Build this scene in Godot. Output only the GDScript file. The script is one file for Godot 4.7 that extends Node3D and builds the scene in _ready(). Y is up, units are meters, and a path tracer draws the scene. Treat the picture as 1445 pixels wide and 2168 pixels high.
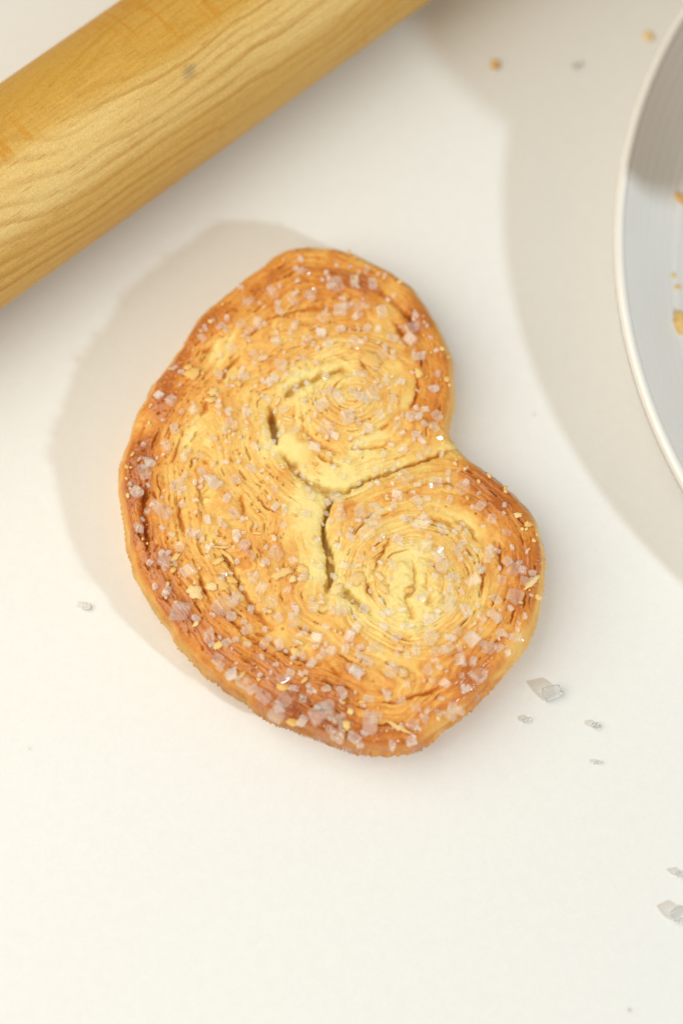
extends Node3D
# A baked palmier on a white table, between a wooden rolling pin and a white plate. Lengths below are millimetres on the table, turned into metres by MM.
const MM := 0.001
const THICK := 12.6      # palmier, top of the rim above the table
const CELL := 0.2        # fine grid of the palmier's crust
const COARSE := 1.0
var rng := RandomNumberGenerator.new()

# outer edge of the palmier seen from above
var outline := PackedVector2Array([
	Vector2(-11.1, -56.8), Vector2(-17.4, -53.2), Vector2(-22.3, -48.1), Vector2(-27.1, -43.6), Vector2(-32.3, -38.6), Vector2(-33.2, -34.8), Vector2(-36.6, -29.5), Vector2(-39.7, -25.7),
	Vector2(-41.2, -21.7), Vector2(-43.9, -16.5), Vector2(-45.4, -10.6), Vector2(-46.4, -6.8), Vector2(-46.3, -3.7), Vector2(-45.9, -0.1), Vector2(-44.9, 4.9), Vector2(-43.9, 12.3),
	Vector2(-42.9, 15.2), Vector2(-40.7, 20.4), Vector2(-37.9, 24.3), Vector2(-34.7, 28.0), Vector2(-32.3, 32.5), Vector2(-29.5, 35.3), Vector2(-26.9, 37.8), Vector2(-23.9, 40.5),
	Vector2(-19.8, 41.8), Vector2(-16.5, 45.6), Vector2(-13.9, 47.2), Vector2(-10.3, 48.3), Vector2(-6.7, 49.5), Vector2(-1.3, 52.1), Vector2(3.1, 53.6), Vector2(8.5, 53.6),
	Vector2(13.9, 53.6), Vector2(17.5, 51.4), Vector2(20.4, 47.9), Vector2(24.8, 45.3), Vector2(26.5, 44.1), Vector2(31.0, 39.0), Vector2(34.4, 34.5), Vector2(38.5, 31.1),
	Vector2(39.0, 27.0), Vector2(41.4, 20.1), Vector2(42.3, 13.6), Vector2(41.4, 8.1), Vector2(38.9, 2.3), Vector2(35.3, -1.8), Vector2(30.6, -5.3), Vector2(26.5, -8.5),
	Vector2(23.8, -11.3), Vector2(22.8, -14.2), Vector2(22.6, -15.8), Vector2(23.3, -19.0), Vector2(24.0, -21.7), Vector2(24.1, -28.0), Vector2(22.9, -33.7), Vector2(21.2, -36.7),
	Vector2(19.2, -42.0), Vector2(16.8, -45.9), Vector2(12.9, -49.3), Vector2(8.8, -52.8), Vector2(4.5, -54.7), Vector2(0.9, -56.3), Vector2(-3.7, -57.1), Vector2(-8.5, -57.0)])
# seams, folds and cracks of the rolled dough: kind, depth, width of the rounded lips, points (x, z, half width of the open gap)
var seams := [
	["lobe", 2.8, 0.8, [Vector3(23.7, -10.3, 0.10), Vector3(17.4, -7.4, 0.00), Vector3(13.7, -6.0, 0.00), Vector3(8.9, -4.0, 0.00), Vector3(5.2, -2.7, 0.00), Vector3(1.5, -0.4, 0.10), Vector3(-1.7, 0.3, 0.40), Vector3(-4.4, -0.7, 0.20), Vector3(-6.5, -1.9, 0.30), Vector3(-8.4, -3.6, 0.20), Vector3(-10.2, -5.9, 0.20), Vector3(-11.5, -7.5, 0.10), Vector3(-13.0, -8.9, 0.00)]],
	["fold", 5.5, 0.7, [Vector3(-13.5, -10.6, 0.00), Vector3(-13.8, -12.3, 0.30), Vector3(-14.0, -14.4, 0.50), Vector3(-14.5, -16.5, 0.40), Vector3(-14.8, -18.7, 0.10)]],
	["roll", 2.6, 0.9, [Vector3(-11.7, -20.6, 0.20), Vector3(-10.7, -21.9, 0.60), Vector3(-9.5, -23.0, 0.20), Vector3(-7.6, -24.2, 0.10), Vector3(-5.8, -24.9, 0.10), Vector3(-3.8, -25.5, 0.20), Vector3(-2.2, -26.0, 0.00), Vector3(-0.4, -26.8, 0.10), Vector3(1.7, -26.6, 0.00)]],
	["split", 4.6, 0.9, [Vector3(-1.9, 0.2, 0.30), Vector3(-2.5, 2.6, 0.10), Vector3(-3.3, 5.2, 0.00), Vector3(-3.9, 8.2, 0.10), Vector3(-3.3, 10.7, 0.20), Vector3(-2.5, 13.3, 0.30), Vector3(-2.3, 15.8, 0.40), Vector3(-2.3, 18.3, 0.30), Vector3(-2.9, 21.0, 0.10)]],
	["tear", 2.8, 0.8, [Vector3(-0.0, 20.6, 0.30), Vector3(0.7, 21.4, 0.50), Vector3(2.1, 22.5, 0.30), Vector3(4.0, 24.2, 0.10), Vector3(5.9, 25.7, 0.10)]],
	["curl", 1.3, 1.0, [Vector3(14.4, 15.0, 0.10), Vector3(14.7, 17.3, 0.10), Vector3(14.9, 19.6, 0.10), Vector3(13.9, 21.4, 0.10), Vector3(12.9, 22.7, 0.10), Vector3(13.3, 24.5, 0.10), Vector3(14.2, 25.9, 0.10), Vector3(14.0, 27.5, 0.00)]],
	["curl", 0.9, 0.9, [Vector3(17.5, 17.3, 0.00), Vector3(17.0, 20.3, 0.10), Vector3(17.7, 23.2, 0.10), Vector3(16.5, 25.2, 0.10)]],
	["crack", 2.0, 0.8, [Vector3(-40.0, -1.5, 0.10), Vector3(-40.4, 1.6, 0.10), Vector3(-40.5, 4.7, 0.20), Vector3(-40.1, 7.7, 0.10), Vector3(-39.3, 11.8, 0.10)]],
	["crack", 1.8, 0.7, [Vector3(-33.8, 0.6, 0.10), Vector3(-33.3, 3.7, 0.10), Vector3(-32.7, 6.7, 0.20), Vector3(-31.8, 9.2, 0.10)]],
	["crack", 1.6, 0.6, [Vector3(-29.8, -2.5, 0.00), Vector3(-29.0, 0.6, 0.10), Vector3(-28.1, 3.7, 0.10)]],
	["crack", 1.8, 0.7, [Vector3(-20.8, -0.1, 0.10), Vector3(-20.4, 2.6, 0.20), Vector3(-19.7, 5.5, 0.10)]],
	["crack", 1.8, 0.6, [Vector3(-24.3, 11.8, 0.10), Vector3(-22.5, 15.8, 0.10), Vector3(-20.5, 20.3, 0.10), Vector3(-18.8, 23.2, 0.10), Vector3(-16.9, 26.0, 0.10), Vector3(-14.1, 29.0, 0.20)]],
	["crack", 1.5, 0.6, [Vector3(-29.3, 15.8, 0.00), Vector3(-28.0, 19.8, 0.10), Vector3(-26.4, 23.2, 0.10)]],
	["crack", 2.0, 0.7, [Vector3(7.8, -45.4, 0.10), Vector3(9.6, -43.9, 0.20), Vector3(11.2, -42.4, 0.20), Vector3(12.8, -41.0, 0.10), Vector3(14.4, -38.9, 0.10), Vector3(16.3, -35.7, 0.10)]],
	["crack", 1.6, 0.6, [Vector3(11.3, -38.0, 0.10), Vector3(12.7, -35.7, 0.10), Vector3(13.9, -33.0, 0.10)]],
	["crack", 1.7, 0.6, [Vector3(15.6, -26.6, 0.00), Vector3(16.0, -23.9, 0.10), Vector3(15.5, -20.7, 0.10), Vector3(14.3, -18.3, 0.00)]],
	["crack", 1.8, 0.7, [Vector3(-29.3, -31.1, 0.00), Vector3(-28.1, -31.8, 0.20), Vector3(-26.8, -32.5, 0.10)]],
	["crack", 1.8, 0.7, [Vector3(-25.0, -24.9, 0.10), Vector3(-24.2, -27.0, 0.10), Vector3(-23.1, -28.7, 0.10), Vector3(-21.3, -30.2, 0.00)]],
	["crack", 1.6, 0.7, [Vector3(-29.0, -16.8, 0.10), Vector3(-28.4, -18.5, 0.30), Vector3(-27.9, -20.2, 0.10)]],
	["crack", 1.5, 0.6, [Vector3(-3.1, 37.0, 0.10), Vector3(-1.6, 37.9, 0.20), Vector3(0.1, 38.6, 0.10)]],
	["crack", 1.6, 0.6, [Vector3(11.6, 43.4, 0.10), Vector3(14.8, 42.6, 0.10), Vector3(17.8, 41.7, 0.20), Vector3(20.0, 40.5, 0.00)]],
	["crack", 1.4, 0.5, [Vector3(4.5, -29.1, 0.10), Vector3(4.7, -27.6, 0.10), Vector3(5.3, -26.4, 0.10)]],
	["crack", 1.4, 0.5, [Vector3(-5.6, -8.5, 0.00), Vector3(-3.7, -7.1, 0.10), Vector3(-1.7, -6.1, 0.10), Vector3(-0.0, -5.6, 0.00)]],
	["crack", 1.6, 0.6, [Vector3(28.0, 22.5, 0.00), Vector3(28.4, 19.8, 0.10), Vector3(28.7, 16.8, 0.10), Vector3(28.6, 14.3, 0.00)]],
	["crack", 1.6, 0.6, [Vector3(31.9, 10.7, 0.00), Vector3(32.1, 12.8, 0.10), Vector3(32.4, 15.3, 0.10), Vector3(32.4, 17.3, 0.00)]],
	["crack", 1.5, 0.6, [Vector3(22.5, 5.2, 0.00), Vector3(24.9, 6.9, 0.10), Vector3(26.6, 8.7, 0.10), Vector3(27.7, 10.7, 0.00)]],
	["crack", 1.4, 0.6, [Vector3(14.3, 6.2, 0.00), Vector3(17.7, 5.7, 0.10), Vector3(21.0, 6.5, 0.10), Vector3(23.4, 8.2, 0.00)]],
	["crack", 1.4, 0.5, [Vector3(10.4, 9.7, 0.10), Vector3(8.9, 11.8, 0.10), Vector3(7.4, 14.8, 0.10), Vector3(6.5, 17.8, 0.00)]],
	["crack", 1.4, 0.5, [Vector3(4.6, 18.3, 0.00), Vector3(5.3, 20.8, 0.10), Vector3(6.6, 23.2, 0.10)]],
	["crack", 1.4, 0.5, [Vector3(-8.1, -14.4, 0.00), Vector3(-6.6, -11.8, 0.10), Vector3(-4.2, -9.7, 0.10), Vector3(-0.7, -8.7, 0.00)]],
	["crack", 1.2, 0.5, [Vector3(0.7, -9.7, 0.00), Vector3(3.7, -9.3, 0.10), Vector3(7.6, -9.7, 0.10), Vector3(10.5, -10.8, 0.00)]],
	["crack", 1.3, 0.5, [Vector3(-16.2, -38.4, 0.00), Vector3(-13.3, -39.3, 0.10), Vector3(-9.3, -40.6, 0.10), Vector3(-4.3, -41.1, 0.10), Vector3(0.8, -41.0, 0.00)]],
	["crack", 1.3, 0.5, [Vector3(-15.4, 30.6, 0.00), Vector3(-12.6, 33.0, 0.10), Vector3(-7.8, 35.5, 0.10), Vector3(-4.0, 36.6, 0.00)]],
	["crack", 1.4, 0.5, [Vector3(-24.1, 24.7, 0.00), Vector3(-21.2, 28.2, 0.10), Vector3(-17.8, 31.1, 0.10), Vector3(-14.4, 34.0, 0.10)]],
]
# browner (or paler, below zero) places of the crust: x, z, radius, amount
var baked := [
	Vector4(-2.3, -46.9, 8.0, 0.55), Vector4(-16.3, -46.4, 5.5, 0.45), Vector4(5.8, -46.4, 5.0, 0.50), Vector4(14.7, -37.1, 4.5, 0.52), Vector4(18.1, -28.5, 4.0, 0.46),
	Vector4(19.5, -22.1, 3.5, 0.25), Vector4(17.4, -15.8, 4.0, 0.25), Vector4(-27.2, -37.1, 4.0, 0.18), Vector4(-37.7, -20.0, 6.0, 0.30), Vector4(-40.8, -8.5, 5.5, 0.58),
	Vector4(-42.2, -0.8, 4.0, 0.46), Vector4(-40.9, 8.9, 3.6, 0.58), Vector4(-37.2, 14.9, 5.5, 0.55), Vector4(-32.2, 22.9, 5.5, 0.55), Vector4(-25.9, 29.8, 7.0, 0.45),
	Vector4(-18.2, 34.6, 6.0, 0.20), Vector4(-15.3, 38.5, 8.0, 0.34), Vector4(-6.8, 44.3, 8.5, 0.40), Vector4(1.6, 48.1, 8.0, 0.42), Vector4(-2.1, 38.5, 8.0, 0.22),
	Vector4(12.8, 51.4, 5.0, 0.35), Vector4(9.1, 45.2, 7.0, 0.15), Vector4(34.3, 14.9, 4.8, 0.60), Vector4(35.0, 22.9, 4.8, 0.55), Vector4(31.7, 1.8, 4.5, 0.52),
	Vector4(27.0, -1.3, 3.0, 0.35), Vector4(30.0, 34.1, 7.0, 0.30), Vector4(26.1, 40.4, 5.0, 0.30), Vector4(1.2, 4.8, 3.0, 0.35), Vector4(-10.5, -3.3, 3.5, 0.25),
	Vector4(6.7, -20.0, 6.0, 0.16), Vector4(-19.6, 0.8, 5.0, 0.12), Vector4(-15.6, 11.9, 6.0, 0.12), Vector4(21.5, 37.5, 6.0, 0.15), Vector4(-33.5, -29.6, 3.0, 0.22),
	Vector4(-7.5, 5.3, 5.6, -0.38), Vector4(-7.0, -0.3, 4.0, -0.34), Vector4(-4.8, 14.4, 3.8, -0.32), Vector4(-8.1, -8.5, 3.2, -0.30), Vector4(-26.1, -32.3, 4.0, -0.22),
	Vector4(-29.6, -12.7, 5.0, -0.18), Vector4(-12.0, -11.6, 4.0, -0.30), Vector4(-0.2, -3.6, 5.2, -0.38), Vector4(-3.1, 16.9, 4.0, -0.18), Vector4(1.7, 22.9, 4.0, -0.20),
	Vector4(15.0, 24.9, 6.0, -0.24), Vector4(5.6, -9.0, 6.0, -0.18), Vector4(15.1, 11.9, 7.0, -0.12), Vector4(-8.1, -23.2, 5.0, -0.20), Vector4(2.7, -19.0, 8.0, -0.08),
	Vector4(14.1, 20.4, 10.0, -0.08), Vector4(-21.7, -4.4, 11.0, -0.05), Vector4(12.2, 20.9, 8.0, -0.12)]
# sugar crystals on the crust: x, z, size
var crystals := [
	Vector3(-17.8, -37.3, 3.00), Vector3(-9.8, -36.9, 2.10), Vector3(-4.4, -34.7, 2.10), Vector3(-13.8, -33.2, 2.10), Vector3(-18.4, -30.2, 2.10), Vector3(-12.7, -27.6, 2.60), Vector3(-15.1, -24.0, 2.60),
	Vector3(-14.6, -44.4, 3.00), Vector3(-7.0, -43.7, 2.10), Vector3(-8.5, -49.6, 2.10), Vector3(-20.1, -42.2, 2.80), Vector3(-21.1, -37.1, 2.10), Vector3(-29.3, -34.2, 2.10), Vector3(-15.3, -20.3, 2.10),
	Vector3(-22.9, -14.6, 2.80), Vector3(-15.6, -12.5, 2.10), Vector3(-36.2, -9.8, 2.80), Vector3(-39.8, -6.7, 2.10), Vector3(-40.7, -4.2, 3.80), Vector3(-37.9, -21.2, 2.10), Vector3(-35.4, -20.0, 2.10),
	Vector3(-20.9, -25.0, 2.10), Vector3(-25.7, -25.8, 2.10), Vector3(-23.9, -6.4, 2.10), Vector3(-17.9, -9.8, 2.10), Vector3(-9.8, -13.0, 2.10), Vector3(-25.5, -18.5, 2.10), Vector3(-2.3, -46.0, 2.10),
	Vector3(-0.9, -46.3, 3.60), Vector3(-6.4, -43.7, 2.80), Vector3(6.5, -46.7, 2.80), Vector3(2.7, -47.5, 2.80), Vector3(3.7, -41.3, 2.60), Vector3(-0.4, -40.3, 2.80), Vector3(-3.9, -38.5, 2.60),
	Vector3(2.9, -38.8, 2.10), Vector3(-9.8, -36.5, 2.10), Vector3(-4.2, -35.0, 2.60), Vector3(-2.9, -32.4, 2.60), Vector3(2.6, -32.6, 3.20), Vector3(5.3, -36.2, 2.10), Vector3(8.5, -39.9, 2.80),
	Vector3(14.7, -36.4, 3.60), Vector3(14.5, -33.6, 3.00), Vector3(16.0, -29.8, 2.80), Vector3(10.7, -33.9, 2.10), Vector3(3.6, -25.4, 2.60), Vector3(9.2, -24.1, 2.10), Vector3(12.5, -24.0, 2.10),
	Vector3(8.5, -29.8, 2.40), Vector3(-2.3, -21.6, 3.00), Vector3(-0.4, -19.8, 3.20), Vector3(5.9, -20.7, 3.80), Vector3(3.6, -20.3, 2.10), Vector3(-4.2, -18.5, 2.80), Vector3(7.8, -16.5, 2.10),
	Vector3(1.2, -15.6, 2.60), Vector3(-3.0, -13.3, 3.40), Vector3(14.5, -16.3, 2.80), Vector3(17.3, -18.1, 2.10), Vector3(19.9, -16.6, 2.60), Vector3(19.1, -14.1, 2.60), Vector3(16.5, -11.1, 2.10),
	Vector3(19.3, -22.8, 2.60), Vector3(20.0, -26.1, 2.10), Vector3(-5.5, -9.4, 2.60), Vector3(5.6, -13.4, 2.10), Vector3(12.7, -9.1, 2.10), Vector3(-39.3, -6.2, 2.60), Vector3(-41.7, 0.2, 2.60),
	Vector3(-36.5, 4.5, 4.40), Vector3(-33.9, -1.2, 3.00), Vector3(-26.2, -1.6, 3.00), Vector3(-21.8, -2.6, 2.60), Vector3(-18.5, -5.1, 2.60), Vector3(-23.5, 1.6, 2.60), Vector3(-22.1, 4.8, 3.00),
	Vector3(-29.3, 9.3, 3.20), Vector3(-41.0, 8.1, 2.60), Vector3(-35.8, 14.9, 2.80), Vector3(-30.8, 17.0, 3.00), Vector3(-27.4, 6.2, 2.10), Vector3(-19.7, 11.8, 2.40), Vector3(-13.3, 13.5, 2.80),
	Vector3(-17.8, 18.7, 2.10), Vector3(-16.2, 20.8, 3.00), Vector3(-14.1, 23.9, 2.60), Vector3(-23.7, 24.4, 4.40), Vector3(-21.3, 23.2, 3.40), Vector3(-22.2, 26.5, 2.10), Vector3(-32.6, 25.7, 4.00),
	Vector3(-9.4, 27.6, 3.60), Vector3(-19.0, 29.3, 2.40), Vector3(-15.4, 32.1, 2.60), Vector3(-12.4, 32.4, 3.00), Vector3(-4.9, 30.9, 2.60), Vector3(-7.3, 29.6, 2.10), Vector3(-26.6, 30.6, 3.80),
	Vector3(-24.8, 35.3, 3.60), Vector3(-21.8, 38.3, 2.80), Vector3(-19.5, 39.9, 3.40), Vector3(-11.6, 4.3, 2.10), Vector3(-21.3, 9.3, 2.40), Vector3(-18.3, 13.8, 2.10), Vector3(-9.9, 14.9, 2.10),
	Vector3(-7.6, 18.3, 2.10), Vector3(-5.6, 24.6, 2.10), Vector3(-10.9, 21.1, 2.10), Vector3(13.0, -2.8, 3.20), Vector3(19.6, -2.0, 2.60), Vector3(24.9, -0.8, 3.40), Vector3(-0.9, 1.7, 3.20),
	Vector3(11.4, 1.1, 2.40), Vector3(17.5, 1.7, 2.10), Vector3(15.2, 2.3, 2.10), Vector3(10.7, 3.4, 2.10), Vector3(6.8, 6.7, 3.80), Vector3(5.2, 9.0, 3.20), Vector3(16.3, 7.3, 3.60),
	Vector3(20.5, 8.5, 3.20), Vector3(-0.3, 5.4, 3.00), Vector3(3.6, 4.7, 3.40), Vector3(13.2, 6.2, 2.10), Vector3(11.3, 10.6, 2.10), Vector3(17.2, 11.9, 2.80), Vector3(19.7, 14.2, 3.00),
	Vector3(23.4, 13.0, 3.00), Vector3(20.3, 16.5, 3.00), Vector3(29.9, 13.8, 2.80), Vector3(34.6, 16.8, 4.40), Vector3(26.5, 19.5, 3.00), Vector3(35.0, 22.5, 3.40), Vector3(22.9, 18.7, 2.10),
	Vector3(21.8, 21.4, 2.60), Vector3(16.6, 22.5, 2.40), Vector3(21.5, 25.4, 4.00), Vector3(25.0, 25.5, 3.00), Vector3(30.7, 26.6, 3.00), Vector3(28.2, 27.0, 2.40), Vector3(17.1, 28.1, 2.40),
	Vector3(23.1, 29.7, 2.10), Vector3(25.9, 31.3, 3.00), Vector3(17.7, 31.1, 2.80), Vector3(21.2, 33.4, 3.20), Vector3(10.7, 31.1, 2.60), Vector3(6.5, 33.0, 2.60), Vector3(2.9, 29.3, 2.80),
	Vector3(-1.1, 25.9, 2.60), Vector3(-5.1, 31.1, 2.60), Vector3(0.7, 33.4, 2.60), Vector3(5.3, 35.9, 2.80), Vector3(23.7, 35.6, 3.40), Vector3(29.8, 33.0, 3.40), Vector3(34.6, 30.7, 2.60),
	Vector3(27.3, 38.5, 4.00), Vector3(9.7, 38.1, 3.00), Vector3(2.9, 38.1, 2.60), Vector3(28.3, 3.4, 2.60), Vector3(4.0, 14.2, 2.10), Vector3(13.0, 40.7, 2.40), Vector3(21.9, 45.0, 3.40),
	Vector3(23.4, 35.9, 2.10), Vector3(3.1, 38.1, 2.10), Vector3(-6.0, 36.3, 2.80), Vector3(-22.1, 38.5, 2.60), Vector3(-10.2, 38.5, 2.40), Vector3(-8.1, 38.5, 2.10), Vector3(-4.2, 46.2, 4.40),
	Vector3(-13.0, 47.2, 3.60), Vector3(2.3, 51.2, 2.60), Vector3(5.8, 48.4, 4.20), Vector3(6.9, 47.0, 3.20), Vector3(10.1, 52.6, 2.10), Vector3(13.9, 52.3, 2.40), Vector3(14.0, 48.6, 2.60),
	Vector3(16.5, 47.2, 2.10), Vector3(-0.6, 52.6, 2.80), Vector3(3.7, 54.2, 2.60), Vector3(0.1, 42.2, 2.60), Vector3(-15.5, 42.9, 3.20), Vector3(-17.7, 41.4, 2.60), Vector3(-2.7, 44.7, 2.80),
	Vector3(-6.2, 41.8, 2.10), Vector3(-11.3, 43.6, 2.80), Vector3(-9.5, 41.4, 2.10), Vector3(20.5, 40.3, 2.10), Vector3(24.5, 41.8, 2.10), Vector3(-0.9, 47.6, 2.60), Vector3(-7.7, 47.6, 2.60),
	Vector3(1.7, 30.8, 2.10), Vector3(-3.1, 28.9, 2.10), Vector3(-9.3, 25.0, 2.10), Vector3(-2.1, 33.8, 2.10), Vector3(13.0, 28.9, 2.10), Vector3(14.9, 33.8, 2.10), Vector3(19.2, 25.9, 2.10),
	Vector3(13.0, 34.7, 2.10), Vector3(32.0, 29.9, 2.10), Vector3(33.3, 33.8, 2.10), Vector3(17.2, 37.6, 2.10), Vector3(22.0, 31.3, 2.10), Vector3(4.5, 25.0, 2.10), Vector3(8.3, 28.9, 2.10),
	Vector3(-7.8, 34.7, 2.10), Vector3(-12.6, 26.9, 2.10), Vector3(-15.6, 15.0, 2.10), Vector3(-28.5, -4.2, 2.10), Vector3(-32.4, -7.3, 2.10), Vector3(-34.5, -13.6, 2.10), Vector3(-30.7, -17.8, 2.10),
	Vector3(-26.7, -11.5, 2.10), Vector3(-19.9, -16.7, 2.10), Vector3(-12.0, -17.8, 2.10), Vector3(-8.2, -29.4, 2.10), Vector3(-16.1, -29.4, 2.10), Vector3(-10.3, -42.4, 2.10), Vector3(-13.2, -40.2, 2.10),
	Vector3(-25.2, -36.9, 2.10), Vector3(-23.1, -31.6, 2.10), Vector3(-19.2, -35.9, 2.10), Vector3(-7.2, -33.7, 2.10), Vector3(-0.2, -35.9, 2.10), Vector3(7.7, -35.9, 2.10), Vector3(10.7, -29.4, 2.10),
	Vector3(4.7, -25.2, 2.10), Vector3(10.6, -19.9, 2.10), Vector3(-3.2, -25.2, 2.10), Vector3(11.5, -14.6, 2.10), Vector3(3.7, -10.4, 2.10), Vector3(15.4, -12.5, 2.10), Vector3(-24.4, 7.0, 2.10),
	Vector3(-27.1, 12.0, 2.10), Vector3(-32.9, 12.0, 2.10), Vector3(-35.1, 21.0, 2.10), Vector3(-29.2, 26.9, 2.10), Vector3(-22.9, 31.8, 2.10), Vector3(-18.3, 25.0, 2.10), Vector3(-11.5, 39.6, 2.10),
	Vector3(-3.1, 41.5, 2.10), Vector3(5.4, 43.4, 2.10), Vector3(9.1, 42.4, 2.10), Vector3(14.7, 45.3, 2.10), Vector3(19.4, 46.3, 2.10), Vector3(-2.1, 49.6, 2.10), Vector3(-7.7, 43.4, 2.10),
	Vector3(-12.4, 45.3, 2.10), Vector3(32.3, 19.0, 2.10), Vector3(37.0, 19.0, 2.10), Vector3(31.2, 23.0, 2.10), Vector3(27.5, 16.0, 2.10), Vector3(24.8, 11.0, 2.10), Vector3(33.5, 9.0, 2.10),
	Vector3(30.6, 6.0, 2.10), Vector3(22.0, 1.9, 2.10), Vector3(7.5, 3.9, 2.10), Vector3(1.7, 10.0, 2.10), Vector3(2.6, 16.0, 2.10), Vector3(10.3, 16.0, 2.10), Vector3(9.3, 25.9, 2.10),
	Vector3(3.5, 34.7, 2.10), Vector3(12.0, 43.4, 2.10), Vector3(26.2, 35.7, 2.10), Vector3(18.6, 35.7, 2.10), Vector3(-4.0, 34.7, 2.10)]
# flakes that lie on the crust: x, z, width, length
var flakes := [
	Vector4(6.2, -28.8, 5.4, 4.2), Vector4(16.1, -26.3, 2.6, 2.2), Vector4(22.0, -25.1, 1.8, 1.6), Vector4(-31.1, -26.1, 4.6, 3.0), Vector4(-32.1, -27.6, 2.6, 1.8),
	Vector4(-26.8, -21.9, 2.0, 2.6), Vector4(-27.1, -20.1, 3.2, 1.6), Vector4(-21.5, -23.9, 1.6, 2.0), Vector4(-29.6, 21.3, 4.4, 3.2), Vector4(-24.1, 19.7, 5.2, 2.4),
	Vector4(-26.2, 20.1, 2.8, 2.4), Vector4(-22.2, 18.9, 2.6, 2.0), Vector4(-23.5, 13.3, 4.4, 1.1), Vector4(-24.4, 11.9, 4.2, 0.7), Vector4(-22.5, 14.3, 1.0, 3.4),
	Vector4(-25.0, 14.9, 3.0, 1.4), Vector4(-12.2, 17.7, 6.4, 2.0), Vector4(-7.9, 16.7, 3.2, 2.6), Vector4(-9.8, 18.9, 2.2, 1.6), Vector4(-24.6, 32.3, 2.6, 2.0),
	Vector4(-11.7, 41.0, 3.4, 1.8), Vector4(-20.0, 38.5, 3.0, 1.0), Vector4(-9.2, 33.8, 2.4, 2.2), Vector4(12.2, 38.2, 2.6, 2.6), Vector4(1.0, 48.6, 1.8, 2.8),
	Vector4(1.8, 45.9, 1.6, 1.6), Vector4(38.5, 19.3, 5.2, 1.4), Vector4(38.1, 6.9, 2.2, 1.8), Vector4(36.0, 5.0, 2.0, 1.4), Vector4(-1.0, 20.9, 2.4, 3.4),
	Vector4(3.2, 18.7, 4.2, 3.0), Vector4(7.6, 18.3, 3.0, 1.6), Vector4(8.5, 20.9, 1.8, 3.6), Vector4(13.5, 21.3, 3.2, 1.6), Vector4(-7.3, 39.6, 2.0, 1.2),
	Vector4(4.0, 44.0, 1.8, 1.0), Vector4(-9.6, 47.7, 3.2, 2.4), Vector4(11.2, 49.0, 6.4, 1.0), Vector4(9.4, 1.8, 1.6, 1.0), Vector4(-33.6, 13.9, 1.2, 2.8),
	Vector4(-34.1, 16.7, 1.6, 1.4), Vector4(-2.2, 14.1, 2.6, 1.2), Vector4(-17.1, 9.1, 2.4, 0.8), Vector4(-13.7, 10.1, 1.4, 1.8), Vector4(-13.2, -19.8, 1.0, 3.0),
	Vector4(-11.0, -15.6, 2.8, 1.0), Vector4(-14.5, 25.5, 1.6, 1.0), Vector4(39.8, 22.1, 2.2, 1.6), Vector4(-29.2, 28.0, 2.0, 1.0), Vector4(-8.3, 31.9, 2.2, 1.0)]

var gx := 0
var gz := 0
var gorg := Vector2.ZERO
var gh := PackedFloat32Array()      # height of the crust on the fine grid
var gd := PackedFloat32Array()      # distance inside the outline

func _ready() -> void:
	rng.seed = 4711
	# ---- camera
	var cam := Camera3D.new()
	cam.name = "camera"
	var tilt := deg_to_rad(18.0)
	var reach := 0.42
	cam.fov = rad_to_deg(2.0 * atan(0.1084 / reach))
	cam.near = 0.02
	cam.far = 20.0
	var lens := CameraAttributesPhysical.new()
	lens.frustum_focal_length = 12.0 / tan(deg_to_rad(cam.fov / 2.0))
	lens.frustum_focus_distance = 0.4035
	lens.exposure_aperture = 2.9
	lens.frustum_near = 0.02
	lens.frustum_far = 20.0
	cam.attributes = lens
	add_child(cam)
	cam.position = Vector3(0, reach * cos(tilt), reach * sin(tilt))
	cam.rotation = Vector3(-PI / 2 + tilt, 0, 0)
	cam.fov = rad_to_deg(2.0 * atan(0.1084 / reach))
	# ---- ambient light: one even warm background colour from all sides, no room built
	var env := Environment.new()
	env.background_mode = Environment.BG_COLOR
	env.background_color = Color(0.345, 0.316, 0.268).linear_to_srgb()
	env.tonemap_mode = Environment.TONE_MAPPER_LINEAR
	env.tonemap_exposure = 1.0
	env.sdfgi_enabled = true
	env.ssao_enabled = true
	env.ssil_enabled = true
	var we := WorldEnvironment.new()
	we.name = "ambient_background"
	we.environment = env
	add_child(we)
	# ---- two lamps out of view, placed to cast the shadows: a small cool one low on the right, a large warm one high on the left
	area_lamp("unseen_cool_lamp", Vector3(1.27, 1.0, 0.92).normalized() * 0.9, 0.05, 0.37, Color(0.78, 0.92, 1.0))
	area_lamp("unseen_warm_lamp", Vector3(-0.30, 0.42, 0.02), 0.6, 0.283, Color(1.0, 0.945, 0.815))
	# ---- the place
	make_table()
	make_plate()
	make_rolling_pin()
	# ---- the pastry
	make_palmier()
	make_unseen_pile()
	make_loose_things()


func area_lamp(called: String, at: Vector3, side: float, power: float, tone: Color) -> void:
	var l := AreaLight3D.new()
	l.name = called
	l.area_size = Vector2(side, side)
	l.light_energy = power
	l.light_color = tone.linear_to_srgb()
	l.shadow_enabled = true
	l.set("area_range", 10.0)
	add_child(l)
	l.look_at_from_position(at, Vector3.ZERO, Vector3(0, 0, 1))


# ---------------------------------------------------------------- helpers
func tag(o: Node3D, label: String, category := "", group := "", kind := "") -> void:
	if label:
		o.set_meta("label", label)
	if category:
		o.set_meta("category", category)
	if group:
		o.set_meta("group", group)
	if kind:
		o.set_meta("kind", kind)


func mesh_node(called: String, m: Mesh, mat: Material, parent: Node = self) -> MeshInstance3D:
	var o := MeshInstance3D.new()
	o.name = called
	o.mesh = m
	o.material_override = mat
	parent.add_child(o, true)
	return o


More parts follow.
